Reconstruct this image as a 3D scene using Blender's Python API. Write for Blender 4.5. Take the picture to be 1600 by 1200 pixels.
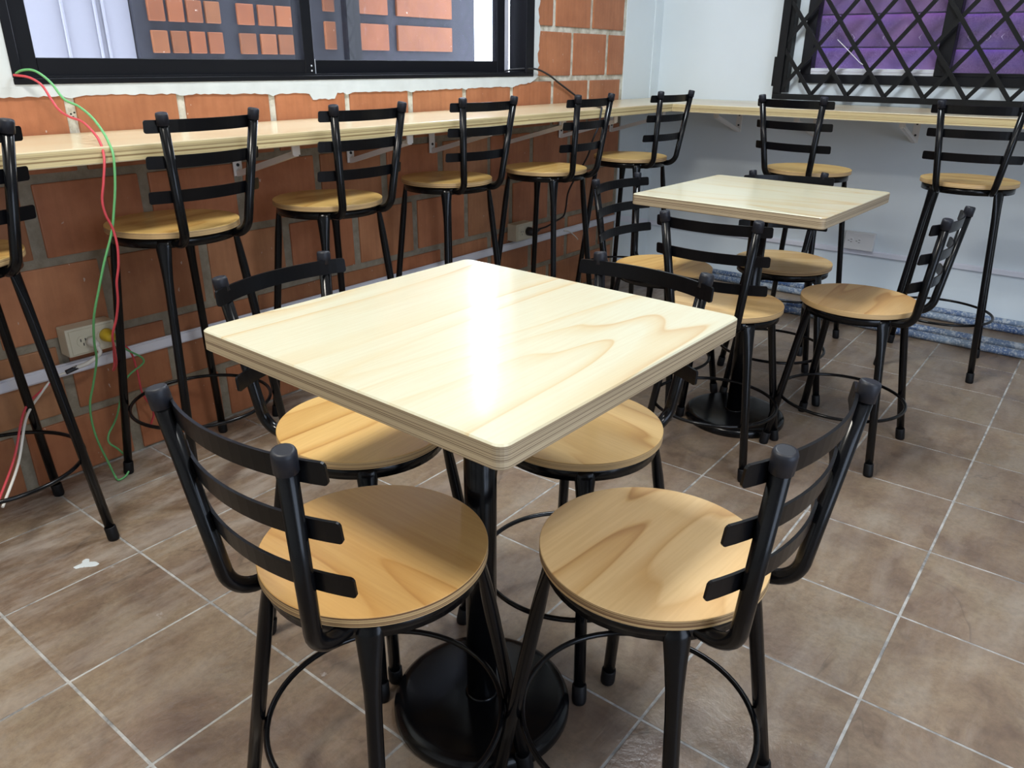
import bpy, bmesh, math, random
from mathutils import Vector, Matrix
from math import sin, cos, pi, radians, sqrt

for o in list(bpy.data.objects):
    bpy.data.objects.remove(o, do_unlink=True)
scene = bpy.context.scene
COL = scene.collection
random.seed(7)

# ------------------------------------------------------------------ camera
FPX, YAW, PITCH, ROLL = 1201.85, 0.658038, 0.398608, 0.009789
CAM = Vector((2.1795, -3.7397, 1.11295))
fw = Vector((-sin(YAW) * cos(PITCH), cos(YAW) * cos(PITCH), -sin(PITCH)))
rt0 = Vector((cos(YAW), sin(YAW), 0)); up0 = rt0.cross(fw)
rt = cos(ROLL) * rt0 + sin(ROLL) * up0
up = -sin(ROLL) * rt0 + cos(ROLL) * up0
cd = bpy.data.cameras.new('camera'); cd.sensor_width = 36.0; cd.lens = FPX / 1600 * 36.0
cd.clip_start = 0.02
cam = bpy.data.objects.new('camera', cd); COL.objects.link(cam)
cam.matrix_world = Matrix(((rt.x, up.x, -fw.x, CAM.x), (rt.y, up.y, -fw.y, CAM.y), (rt.z, up.z, -fw.z, CAM.z), (0, 0, 0, 1)))
scene.camera = cam

# ------------------------------------------------------------------ world + lamps + exposure
world = bpy.data.worlds.new('sky'); scene.world = world
world.use_nodes = True
bg = world.node_tree.nodes['Background']
bg.inputs[0].default_value = (0.80, 0.88, 1.0, 1); bg.inputs[1].default_value = 13.0

def area(name, loc, target, sx, sy, power, col):
    l = bpy.data.lights.new(name, 'AREA'); l.shape = 'RECTANGLE'; l.size = sx; l.size_y = sy
    l.energy = power; l.color = col
    o = bpy.data.objects.new(name, l); COL.objects.link(o); o.location = loc
    d = Vector(target) - Vector(loc)
    o.rotation_euler = d.to_track_quat('-Z', 'Y').to_euler()
    return o
# three ceiling lamps of the room and an added cool fill light from the right, out of view
area('ceiling_lamp_near', (0.98, -3.75, 2.62), (0.98, -3.75, 0), 0.42, 0.42, 33, (1.0, 0.95, 0.85))
area('ceiling_lamp_far', (1.12, -1.62, 2.62), (1.12, -1.62, 0), 0.42, 0.42, 32, (0.88, 0.95, 1.0))
area('ceiling_lamp_right', (2.75, -2.95, 2.62), (2.75, -2.95, 0), 0.42, 0.42, 17, (0.97, 0.97, 0.95))
area('cool_fill_right', (4.5, -2.9, 1.15), (1.0, -1.6, 0.6), 2.4, 2.2, 58, (0.64, 0.77, 1.0))

vs = scene.view_settings
vs.view_transform = 'Standard'; vs.look = 'None'; vs.gamma = 1.0; vs.use_curve_mapping = False
vs.exposure = 0.27

# ------------------------------------------------------------------ node helpers / materials
def newmat(name):
    m = bpy.data.materials.new(name); m.use_nodes = True
    nt = m.node_tree
    return m, nt, nt.nodes['Principled BSDF']
def N(nt, typ, **kw):
    n = nt.nodes.new(typ)
    for k, v in kw.items():
        if k.startswith('i_'):
            n.inputs[k[2:].replace('_', ' ')].default_value = v
        else:
            setattr(n, k, v)
    return n
def L(nt, a, b): nt.links.new(a, b)
def ramp(nt, fac, stops, interp='LINEAR'):
    r = nt.nodes.new('ShaderNodeValToRGB'); r.color_ramp.interpolation = interp
    e = r.color_ramp.elements
    while len(e) > 1: e.remove(e[-1])
    e[0].position, c = stops[0][0], stops[0][1]; e[0].color = (*c, 1) if len(c) == 3 else c
    for p, c in stops[1:]:
        x = e.new(p); x.color = (*c, 1) if len(c) == 3 else c
    L(nt, fac, r.inputs[0]); return r.outputs[0]
def mixc(nt, fac, a, b, mode='MIX'):
    m = nt.nodes.new('ShaderNodeMix'); m.data_type = 'RGBA'; m.blend_type = mode
    for s, v in ((m.inputs[0], fac), (m.inputs[6], a), (m.inputs[7], b)):
        if isinstance(v, (int, float)): s.default_value = v
        elif isinstance(v, tuple): s.default_value = (*v, 1) if len(v) == 3 else v
        else: L(nt, v, s)
    return m.outputs[2]
def math_(nt, op, a, b=0.0):
    m = nt.nodes.new('ShaderNodeMath'); m.operation = op
    for s, v in ((m.inputs[0], a), (m.inputs[1], b)):
        if isinstance(v, (int, float)): s.default_value = v
        else: L(nt, v, s)
    return m.outputs[0]
def coords(nt, scale=(1, 1, 1), rnd=0.0, kind='Object'):
    tc = nt.nodes.new('ShaderNodeTexCoord'); src = tc.outputs[kind]
    if rnd:
        oi = nt.nodes.new('ShaderNodeObjectInfo')
        c = nt.nodes.new('ShaderNodeCombineXYZ')
        for i, k in enumerate((1.0, 1.7, 0.6)):
            L(nt, math_(nt, 'MULTIPLY', oi.outputs['Random'], rnd * k), c.inputs[i])
        a = nt.nodes.new('ShaderNodeVectorMath'); a.operation = 'ADD'
        L(nt, src, a.inputs[0]); L(nt, c.outputs[0], a.inputs[1]); src = a.outputs[0]
    mp = nt.nodes.new('ShaderNodeMapping'); mp.inputs['Scale'].default_value = scale
    L(nt, src, mp.inputs[0]); return mp.outputs[0]
def noise(nt, vec, scale, detail=3.0, rough=0.5, dist=0.0):
    n = nt.nodes.new('ShaderNodeTexNoise')
    n.inputs['Scale'].default_value = scale; n.inputs['Detail'].default_value = detail
    n.inputs['Roughness'].default_value = rough; n.inputs['Distortion'].default_value = dist
    L(nt, vec, n.inputs['Vector']); return n.outputs[0]
def bump(nt, p, h, strength=0.2, dist=0.002):
    b = nt.nodes.new('ShaderNodeBump'); b.inputs['Strength'].default_value = strength; b.inputs['Distance'].default_value = dist
    L(nt, h, b.inputs['Height']); L(nt, b.outputs[0], p.inputs['Normal'])
def plain(name, col, rough=0.5, metal=0.0, spec=0.5, noise_amt=0.0, nscale=20):
    m, nt, p = newmat(name)
    p.inputs['Roughness'].default_value = rough; p.inputs['Metallic'].default_value = metal
    p.inputs['Specular IOR Level'].default_value = spec
    if noise_amt:
        f = noise(nt, coords(nt), nscale, 4)
        d = tuple(max(0, c * (1 - noise_amt)) for c in col); u = tuple(min(1, c * (1 + noise_amt)) for c in col)
        L(nt, ramp(nt, f, [(0.3, d), (0.7, u)]), p.inputs['Base Color'])
    else:
        p.inputs['Base Color'].default_value = (*col, 1)
    return m
def pine(name, pale, mid, dark, axis='Y', rough=0.22, ring=5.0, tint=True, coat=0.4, crough=0.13):
    """varnished rotary-cut pine veneer: contour lines of a stretched noise"""
    m, nt, p = newmat(name)
    def ax(u, w): return (u, w, u) if axis == 'Y' else (w, u, u)
    v = coords(nt, ax(5.0, 0.75), rnd=9.0)
    n0 = noise(nt, v, 0.8, 2.5, 0.42, 0.25)
    rings = math_(nt, 'FRACT', math_(nt, 'MULTIPLY', n0, ring))
    band = ramp(nt, rings, [(0.0, (0.15, 0.15, 0.15)), (0.06, (0, 0, 0)), (0.55, (0, 0, 0)), (0.86, (0.55, 0.55, 0.55)), (0.96, (1, 1, 1)), (1.0, (0.2, 0.2, 0.2))])
    gate = ramp(nt, noise(nt, coords(nt, ax(3.0, 1.2), rnd=4.0), 1.3, 2.0), [(0.34, (0.3, 0.3, 0.3)), (0.60, (1, 1, 1))])
    band = math_(nt, 'MULTIPLY', band, gate)
    c1 = ramp(nt, band, [(0.0, pale), (0.5, mid), (1.0, dark)])
    n2 = noise(nt, coords(nt, ax(7.0, 1.6), rnd=6.0), 0.9, 3.0, 0.55)
    c2 = mixc(nt, math_(nt, 'MULTIPLY', ramp(nt, n2, [(0.48, (0, 0, 0)), (0.72, (1, 1, 1))]), 0.7), c1, mid)
    n3 = noise(nt, coords(nt, ax(190, 7), rnd=5.0), 1.0, 2.0)
    c3 = mixc(nt, ramp(nt, n3, [(0.38, (0.13, 0.13, 0.13)), (0.60, (0, 0, 0))]), c2, dark)
    if tint:
        oi = nt.nodes.new('ShaderNodeObjectInfo')
        c3 = mixc(nt, 1.0, c3, oi.outputs['Color'], 'MULTIPLY')
    L(nt, c3, p.inputs['Base Color'])
    p.inputs['Roughness'].default_value = rough
    p.inputs['Specular IOR Level'].default_value = 0.25
    p.inputs['Coat Weight'].default_value = coat; p.inputs['Coat Roughness'].default_value = crough
    n4 = noise(nt, coords(nt), 70, 3)
    bump(nt, p, n4, 0.05, 0.002)
    return m
def plyedge(name, freq, a, b, xy=0.5):
    m, nt, p = newmat(name)
    v = coords(nt, (xy, xy, freq), rnd=3.0)
    n0 = noise(nt, v, 1.0, 1.0, 0.5)
    c = ramp(nt, n0, [(0.36, b), (0.47, a), (0.60, tuple(min(1, x * 1.12) for x in a)), (0.68, tuple(0.5 * (x + y) for x, y in zip(a, b)))])
    n1 = noise(nt, coords(nt, (14, 14, freq * 1.3)), 1.0, 2.0)
    c = mixc(nt, ramp(nt, n1, [(0.68, (0, 0, 0)), (0.76, (0.7, 0.7, 0.7))]), c, (0.16, 0.08, 0.035))
    L(nt, c, p.inputs['Base Color'])
    p.inputs['Roughness'].default_value = 0.45
    return m

M = {}
M['table'] = pine('table_pine', (0.60, 0.58, 0.43), (0.59, 0.505, 0.32), (0.53, 0.38, 0.20), 'Y', 0.42, 11.0, tint=False, coat=0.6, crough=0.15)
M['seat'] = pine('seat_pine', (0.65, 0.405, 0.165), (0.55, 0.305, 0.105), (0.38, 0.175, 0.052), 'Y', 0.42, 10.0, coat=0.45)
M['counter_y'] = pine('counter_pine', (0.68, 0.59, 0.385), (0.64, 0.49, 0.28), (0.52, 0.34, 0.17), 'Y', 0.3, 3.0, tint=False)
M['counter_x'] = pine('counter_pine_back', (0.68, 0.60, 0.42), (0.64, 0.50, 0.30), (0.52, 0.34, 0.17), 'X', 0.3, 3.0, tint=False)
M['table_edge'] = plyedge('table_ply_edge', 640, (0.47, 0.375, 0.24), (0.15, 0.095, 0.055))
M['seat_edge'] = plyedge('seat_ply_edge', 620, (0.56, 0.38, 0.18), (0.19, 0.10, 0.045))
M['counter_edge'] = plyedge('counter_ply_edge', 420, (0.62, 0.51, 0.27), (0.27, 0.175, 0.075), 0.15)
M['black'] = plain('black_enamel', (0.0032, 0.0034, 0.0042), 0.20, 0, 0.28)
M['slat'] = plain('black_enamel_slat', (0.0032, 0.0034, 0.0045), 0.28, 0, 0.22)
M['rubber'] = plain('dark_rubber', (0.013, 0.0145, 0.021), 0.45, 0, 0.35)
M['foot'] = plain('black_foot_rubber', (0.005, 0.005, 0.006), 0.5, 0, 0.25)
M['white_paint'] = plain('white_wall_paint', (0.72, 0.79, 0.83), 0.6, 0, 0.35, 0.025, 3)
M['plaster'] = plain('white_plaster', (0.60, 0.64, 0.65), 0.75, 0, 0.3, 0.06, 14)
M['ceiling'] = plain('ceiling_paint', (0.8, 0.8, 0.8), 0.8)
M['other_wall'] = plain('far_wall_paint', (0.62, 0.64, 0.66), 0.8)
M['bracket'] = plain('white_bracket_enamel', (0.80, 0.77, 0.73), 0.45, 0, 0.5)
M['screw'] = plain('dark_screw', (0.01, 0.01, 0.01), 0.5)
M['raceway'] = plain('white_pvc', (0.74, 0.75, 0.82), 0.4)
M['box'] = plain('ivory_plastic', (0.66, 0.62, 0.48), 0.45)
M['plate'] = plain('white_plate_plastic', (0.72, 0.72, 0.72), 0.4)
M['alu'] = plain('black_aluminium', (0.005, 0.0055, 0.008), 0.40, 0.0, 0.22)
M['alu_light'] = plain('pale_aluminium', (0.66, 0.68, 0.72), 0.35, 0.3)
M['iron'] = plain('black_iron', (0.006, 0.0065, 0.007), 0.5, 0, 0.22)
M['green'] = plain('green_insulation', (0.13, 0.42, 0.15), 0.45)
M['red'] = plain('red_insulation', (0.58, 0.06, 0.075), 0.45)
M['wirewhite'] = plain('white_insulation', (0.72, 0.70, 0.64), 0.5)
M['wireblack'] = plain('black_insulation', (0.012, 0.012, 0.016), 0.45)
M['yellow'] = plain('yellow_plastic', (0.72, 0.50, 0.03), 0.45)
M['jamb'] = plain('grey_jamb', (0.55, 0.55, 0.62), 0.6)
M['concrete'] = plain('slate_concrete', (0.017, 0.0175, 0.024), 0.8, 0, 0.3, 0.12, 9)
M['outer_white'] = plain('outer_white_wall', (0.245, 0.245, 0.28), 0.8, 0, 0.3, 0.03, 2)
M['thread'] = plain('white_thread', (0.85, 0.85, 0.85), 0.7)
M['embroidery'] = plain('lilac_thread', (0.72, 0.58, 0.78), 0.8)

# terracotta
def terracotta(name, a, b, rough):
    m, nt, p = newmat(name)
    oi = nt.nodes.new('ShaderNodeObjectInfo')
    v = coords(nt, (1, 1, 1), rnd=20)
    n0 = noise(nt, v, 9, 4, 0.6)
    vert = noise(nt, coords(nt, (60, 60, 5), rnd=13), 1.0, 3)
    c = ramp(nt, n0, [(0.28, a), (0.72, b)])
    c = mixc(nt, math_(nt, 'MULTIPLY', ramp(nt, vert, [(0.4, (0, 0, 0)), (0.75, (1, 1, 1))]), 0.25), c, tuple(x * 0.55 for x in a))
    tone = ramp(nt, oi.outputs['Random'], [(0, (0.78, 0.80, 0.74)), (0.3, (0.92, 0.86, 0.82)), (0.6, (1.05, 0.96, 0.9)), (0.85, (0.90, 1.05, 1.05)), (1, (1.15, 1.10, 1.05))])
    c = mixc(nt, 1.0, c, tone, 'MULTIPLY')
    # old whitewash flecks
    fl = noise(nt, coords(nt, (1, 1, 0.6), rnd=31), 70, 2, 0.5)
    c = mixc(nt, ramp(nt, fl, [(0.735, (0, 0, 0)), (0.76, (0.7, 0.7, 0.7))]), c, (0.6, 0.52, 0.45))
    L(nt, c, p.inputs['Base Color']); p.inputs['Roughness'].default_value = rough
    p.inputs['Specular IOR Level'].default_value = 0.35
    bump(nt, p, noise(nt, v, 60, 4, 0.6), 0.25, 0.003)
    return m
M['brick'] = terracotta('terracotta_block', (0.37, 0.142, 0.066), (0.50, 0.215, 0.105), 0.5)
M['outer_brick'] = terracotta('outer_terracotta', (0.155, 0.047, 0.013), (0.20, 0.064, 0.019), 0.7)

# mortar (lower courses bare cement, courses above the counter limewashed)
m, nt, p = newmat('mortar')
geo = nt.nodes.new('ShaderNodeNewGeometry'); sep = nt.nodes.new('ShaderNodeSeparateXYZ'); L(nt, geo.outputs['Position'], sep.inputs[0])
v = coords(nt)
cem = ramp(nt, noise(nt, v, 30, 4, 0.6), [(0.3, (0.22, 0.185, 0.13)), (0.7, (0.33, 0.29, 0.22))])
lime = ramp(nt, noise(nt, v, 22, 4, 0.6), [(0.35, (0.40, 0.36, 0.27)), (0.6, (0.68, 0.66, 0.57))])
L(nt, mixc(nt, math_(nt, 'GREATER_THAN', sep.outputs[2], 0.92), cem, lime), p.inputs['Base Color'])
p.inputs['Roughness'].default_value = 0.9
bump(nt, p, noise(nt, v, 120, 4, 0.6), 0.5, 0.004)
M['mortar'] = m

# floor tile
m, nt, p = newmat('slate_tile')
v = coords(nt, (1, 1, 1), rnd=17)
oi = nt.nodes.new('ShaderNodeObjectInfo')
n0 = noise(nt, v, 5.5, 7, 0.62, 0.6)
c = ramp(nt, n0, [(0.27, (0.135, 0.092, 0.068)), (0.42, (0.205, 0.145, 0.100)), (0.56, (0.265, 0.195, 0.130)), (0.72, (0.275, 0.222, 0.165))])
n1 = noise(nt, coords(nt, (2.2, 0.8, 1), rnd=7), 5.0, 6, 0.65, 0.8)
c = mixc(nt, math_(nt, 'MULTIPLY', ramp(nt, n1, [(0.50, (0, 0, 0)), (0.72, (1, 1, 1))]), 0.5), c, (0.30, 0.245, 0.165))
n5 = noise(nt, v, 2.6, 3, 0.5)
c = mixc(nt, math_(nt, 'MULTIPLY', ramp(nt, n5, [(0.52, (0, 0, 0)), (0.72, (1, 1, 1))]), 0.45), c, (0.165, 0.110, 0.092))
n2 = noise(nt, coords(nt, (1.6, 0.7, 1), rnd=23), 2.2, 4, 0.55, 1.0)
vein = ramp(nt, n2, [(0.488, (0, 0, 0)), (0.5, (1, 1, 1)), (0.507, (0, 0, 0))])
vm = math_(nt, 'MULTIPLY', vein, ramp(nt, n5, [(0.5, (0, 0, 0)), (0.6, (1, 1, 1))]))
c = mixc(nt, math_(nt, 'MULTIPLY', vm, 0.5), c, (0.065, 0.05, 0.04))
n3 = noise(nt, v, 70, 4, 0.7)
c = mixc(nt, math_(nt, 'MULTIPLY', ramp(nt, n3, [(0.35, (1, 1, 1)), (0.6, (0, 0, 0))]), 0.35), c, (0.10, 0.072, 0.052))
geo = nt.nodes.new('ShaderNodeNewGeometry')
mp = nt.nodes.new('ShaderNodeMapping'); mp.inputs['Scale'].default_value = (9, 2.4, 1); mp.inputs['Rotation'].default_value = (0, 0, 0.25)
L(nt, geo.outputs['Position'], mp.inputs[0])
dust = noise(nt, mp.outputs[0], 1.3, 6, 0.68)
sx_ = nt.nodes.new('ShaderNodeSeparateXYZ'); L(nt, geo.outputs['Position'], sx_.inputs[0])
near_wall = ramp(nt, sx_.outputs[0], [(0.15, (1, 1, 1)), (0.95, (0.28, 0.28, 0.28))])   # plaster dust swept along the brick wall
dm = math_(nt, 'MULTIPLY', ramp(nt, dust, [(0.46, (0, 0, 0)), (0.62, (1, 1, 1))]), near_wall)
c = mixc(nt, math_(nt, 'MULTIPLY', dm, 0.65), c, (0.46, 0.42, 0.37))
sp_ = noise(nt, geo.outputs['Position'], 19, 4, 0.62)
c = mixc(nt, ramp(nt, sp_, [(0.70, (0, 0, 0)), (0.76, (0.6, 0.6, 0.6))]), c, (0.52, 0.50, 0.48))
tone = ramp(nt, oi.outputs['Random'], [(0, (0.90, 0.87, 0.87)), (1, (1.10, 1.10, 1.10))])
c = mixc(nt, 1.0, c, tone, 'MULTIPLY')
L(nt, c, p.inputs['Base Color'])
L(nt, ramp(nt, n0, [(0.3, (0.28, 0.28, 0.28)), (0.7, (0.42, 0.42, 0.42))]), p.inputs['Roughness'])
hgt = math_(nt, 'ADD', math_(nt, 'ADD', n0, math_(nt, 'MULTIPLY', n1, 0.6)), math_(nt, 'MULTIPLY', n3, 0.12))
bump(nt, p, hgt, 0.6, 0.010)
M['tile'] = m
m, nt, p = newmat('grout')
gv = coords(nt)
L(nt, ramp(nt, noise(nt, gv, 14, 4, 0.7), [(0.36, (0.19, 0.185, 0.18)), (0.56, (0.44, 0.43, 0.41)), (0.7, (0.55, 0.54, 0.52))]), p.inputs['Base Color'])
p.inputs['Roughness'].default_value = 0.85
M['grout'] = m
# speckled pipes
m, nt, p = newmat('paint_speckled_pipe')
pv = coords(nt, (1, 1, 1), rnd=9)
base = ramp(nt, noise(nt, pv, 7, 3), [(0.35, (0.05, 0.11, 0.27)), (0.65, (0.22, 0.29, 0.38))])
sp_ = ramp(nt, noise(nt, pv, 120, 3, 0.6), [(0.52, (0, 0, 0)), (0.60, (1, 1, 1))])
big = ramp(nt, noise(nt, pv, 28, 3, 0.6), [(0.55, (0, 0, 0)), (0.66, (1, 1, 1))])
c = mixc(nt, math_(nt, 'MULTIPLY', sp_, 0.65), base, (0.62, 0.66, 0.68))
c = mixc(nt, math_(nt, 'MULTIPLY', big, 0.7), c, (0.55, 0.58, 0.60))
L(nt, c, p.inputs['Base Color']); p.inputs['Roughness'].default_value = 0.5
M['pipe'] = m
# purple cloth
m, nt, p = newmat('purple_cloth')
cv = coords(nt)
c = ramp(nt, noise(nt, cv, 160, 3, 0.7), [(0.3, (0.13, 0.065, 0.20)), (0.7, (0.30, 0.16, 0.36))])
c = mixc(nt, ramp(nt, noise(nt, coords(nt, (0.6, 1, 4)), 4, 2), [(0.4, (0, 0, 0)), (0.65, (0.6, 0.6, 0.6))]), c, (0.17, 0.10, 0.36))
c = mixc(nt, ramp(nt, noise(nt, coords(nt, (1, 1, 1)), 3.3, 2), [(0.42, (0, 0, 0)), (0.62, (0.75, 0.75, 0.75))]), c, (0.34, 0.16, 0.33))
L(nt, c, p.inputs['Base Color']); p.inputs['Roughness'].default_value = 0.9
M['cloth'] = m
M['cloth_shade'] = plain('purple_fold_shade', (0.03, 0.012, 0.06), 0.9)  # dark colour standing in for the shade under the blind folds
# window glass: thin pane, a little dusty
m = bpy.data.materials.new('window_glass'); m.use_nodes = True; nt = m.node_tree
for n in list(nt.nodes): nt.nodes.remove(n)
out = nt.nodes.new('ShaderNodeOutputMaterial'); tr = nt.nodes.new('ShaderNodeBsdfTransparent'); gl = nt.nodes.new('ShaderNodeBsdfGlossy')
df = nt.nodes.new('ShaderNodeBsdfDiffuse'); df.inputs[0].default_value = (0.6, 0.62, 0.75, 1)
gl.inputs['Roughness'].default_value = 0.02; tr.inputs[0].default_value = (0.93, 0.94, 0.97, 1)
fr = nt.nodes.new('ShaderNodeLayerWeight'); fr.inputs[0].default_value = 0.5
fz = math_(nt, 'ADD', math_(nt, 'MULTIPLY', math_(nt, 'POWER', fr.outputs['Facing'], 4.0), 0.5), 0.02)
mx = nt.nodes.new('ShaderNodeMixShader'); L(nt, fz, mx.inputs[0]); L(nt, tr.outputs[0], mx.inputs[1]); L(nt, gl.outputs[0], mx.inputs[2])
m2 = nt.nodes.new('ShaderNodeMixShader'); m2.inputs[0].default_value = 0.012; L(nt, mx.outputs[0], m2.inputs[1]); L(nt, df.outputs[0], m2.inputs[2])
L(nt, m2.outputs[0], out.inputs[0])
M['glass'] = m
M['glass_dusty'] = m.copy(); M['glass_dusty'].name = 'dusty_glass'
for n in M['glass_dusty'].node_tree.nodes:
    if n.type == 'BSDF_GLOSSY': n.inputs['Roughness'].default_value = 0.45

# ------------------------------------------------------------------ mesh helpers
class MB:
    def __init__(s): s.v = []; s.f = []; s.m = []; s.sm = []
    def add(s, vs, fs, mi=0, smooth=False):
        k = len(s.v); s.v += [tuple(x) for x in vs]
        for f in fs:
            s.f.append([i + k for i in f]); s.m.append(mi); s.sm.append(smooth)
    def box(s, a, b, mi=0):
        x0, y0, z0 = a; x1, y1, z1 = b
        vs = [(x0, y0, z0), (x1, y0, z0), (x1, y1, z0), (x0, y1, z0), (x0, y0, z1), (x1, y0, z1), (x1, y1, z1), (x0, y1, z1)]
        s.add(vs, [(0, 3, 2, 1), (4, 5, 6, 7), (0, 1, 5, 4), (1, 2, 6, 5), (2, 3, 7, 6), (3, 0, 4, 7)], mi)
    def tube(s, pts, rad, seg=12, mi=0, caps=True, closed=False, ell=None):
        """tube along a path; rad a number or list; ell: list of (ru, rv, udir) flattened sections"""
        pts = [Vector(p) for p in pts]; n = len(pts)
        rads = rad if isinstance(rad, (list, tuple)) else [rad] * n
        tang = []
        for i in range(n):
            if closed: t = pts[(i + 1) % n] - pts[i - 1]
            else: t = pts[min(i + 1, n - 1)] - pts[max(i - 1, 0)]
            tang.append(t.normalized())
        ref = Vector((0, 0, 1)) if abs(tang[0].z) < 0.9 else Vector((1, 0, 0))
        u = (ref - tang[0] * ref.dot(tang[0])).normalized()
        vs = []; k0 = 0
        for i in range(n):
            u = (u - tang[i] * u.dot(tang[i])).normalized()
            if ell is not None:
                uu = Vector(ell[i][2]); uu = (uu - tang[i] * uu.dot(tang[i])).normalized()
                ru, rv = ell[i][0], ell[i][1]
            else: uu, ru, rv = u, rads[i], rads[i]
            w = tang[i].cross(uu)
            for j in range(seg):
                a = 2 * pi * j / seg
                vs.append(pts[i] + uu * (ru * cos(a)) + w * (rv * sin(a)))
        fs = []
        for i in range(n if closed else n - 1):
            for j in range(seg):
                a, b = i * seg + j, i * seg + (j + 1) % seg
                c, d = ((i + 1) % n) * seg + (j + 1) % seg, ((i + 1) % n) * seg + j
                fs.append((a, b, c, d))
        s.add(vs, fs, mi, True)
        if caps and not closed:
            k = len(s.v) - len(vs)
            s.f.append([k + j for j in reversed(range(seg))]); s.m.append(mi); s.sm.append(False)
            s.f.append([k + (n - 1) * seg + j for j in range(seg)]); s.m.append(mi); s.sm.append(False)
    def lathe(s, prof, seg=48, mi=0, mis=None, smooth=True, center=(0, 0, 0)):
        """profile [(r,z)...] revolved about z; r=0 ends become fans"""
        cx, cy, cz = center
        rings = []
        vs = []
        for r, z in prof:
            if r < 1e-6: rings.append([len(vs)]); vs.append((cx, cy, cz + z))
            else:
                rings.append(list(range(len(vs), len(vs) + seg)))
                vs += [(cx + r * cos(2 * pi * j / seg), cy + r * sin(2 * pi * j / seg), cz + z) for j in range(seg)]
        k = len(s.v); s.v += vs
        for i in range(len(prof) - 1):
            A, B = rings[i], rings[i + 1]; mm = mis[i] if mis else mi
            for j in range(seg):
                a, b = A[j % len(A)], A[(j + 1) % len(A)]; c, d = B[(j + 1) % len(B)], B[j % len(B)]
                if len(A) == 1: f = (a, c, d)
                elif len(B) == 1: f = (a, b, c)
                else: f = (a, b, c, d)
                s.f.append([q + k for q in f]); s.m.append(mm); s.sm.append(smooth)
    def mesh(s, name, mats):
        me = bpy.data.meshes.new(name); me.from_pydata([tuple(v) for v in s.v], [], s.f)
        for mt in (mats if isinstance(mats, (list, tuple)) else [mats]): me.materials.append(mt)
        me.polygons.foreach_set('material_index', s.m); me.polygons.foreach_set('use_smooth', s.sm)
        me.update(); return me
    def build(s, name, mats, parent=None, loc=None):
        me = s.mesh(name, mats); return link(name, me, parent, loc)
def link(name, me, parent=None, loc=None):
    o = bpy.data.objects.new(name, me); COL.objects.link(o)
    if parent: o.parent = parent
    if loc: o.location = loc
    return o
def bevel_mesh(me, w, seg=2, angle=40):
    bm = bmesh.new(); bm.from_mesh(me)
    es = [e for e in bm.edges if len(e.link_faces) == 2 and e.calc_face_angle(0) > radians(angle)]
    bmesh.ops.bevel(bm, geom=es, offset=w, segments=seg, affect='EDGES', profile=0.6)
    bm.to_mesh(me); bm.free(); me.update()
def bbox(name, a, b, mat, parent=None, bev=0.0, seg=2):
    mb = MB(); mb.box(a, b); o = mb.build(name, mat, parent)
    if bev: bevel_mesh(o.data, bev, seg)
    return o
def tag(o, label=None, cat=None, group=None, kind=None):
    if label: o['label'] = label
    if cat: o['category'] = cat
    if group: o['group'] = group
    if kind: o['kind'] = kind
    return o
def empty(name, loc=(0, 0, 0), rz=0.0):
    o = bpy.data.objects.new(name, None); COL.objects.link(o); o.location = loc; o.rotation_euler = (0, 0, rz)
    o.empty_display_size = 0.1
    return o
def copy_tree(o, parent=None):
    c = o.copy(); COL.objects.link(c); c.parent = parent
    for ch in list(o.children): copy_tree(ch, c)
    return c
def bez(pts, n=8):
    """Catmull-Rom through the points"""
    P = [Vector(p) for p in pts]; P = [2 * P[0] - P[1]] + P + [2 * P[-1] - P[-2]]
    out = []
    for i in range(1, len(P) - 2):
        for k in range(n):
            t = k / n
            a, b, c, d = P[i - 1], P[i], P[i + 1], P[i + 2]
            out.append(0.5 * ((2 * b) + (c - a) * t + (2 * a - 5 * b + 4 * c - d) * t * t + (3 * b - a - 3 * c + d) * t ** 3))
    out.append(P[-2]); return out

# ------------------------------------------------------------------ setting
YB = 0.37            # back wall plane (brick wall plane is x = 0)
CEIL = 2.7
XR, YR = 4.6, -5.6   # right and rear walls (behind the camera)

fl = MB(); fl.box((-0.1, YR, -0.06), (XR, YB + 0.1, -0.0012))
floor = tag(fl.build('floor', M['grout']), kind='structure')
TP = 0.3033; GX, GY = 2.0236, -2.4465
tile_cache = {}
def tile_mesh(w, h):
    k = (round(w, 3), round(h, 3))
    if k not in tile_cache:
        mb = MB(); mb.box((-w / 2, -h / 2, -0.008), (w / 2, h / 2, 0.0)); me = mb.mesh('tile', M['tile']); bevel_mesh(me, 0.0012, 2)
        tile_cache[k] = me
    return tile_cache[k]
g = 0.0028
for i in range(-7, 5):
    for j in range(-6, 11):
        x0, x1 = GX + i * TP, GX + (i + 1) * TP; y0, y1 = GY + j * TP, GY + (j + 1) * TP
        x0, x1 = max(x0, 0.004), min(x1, 3.4); y1 = min(y1, YB)
        if x1 - x0 < 0.03 or y1 - y0 < 0.03: continue
        o = link('tile', tile_mesh(x1 - x0 - 2 * g, y1 - y0 - 2 * g), floor, ((x0 + x1) / 2, (y0 + y1) / 2, 0.0))

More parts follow.
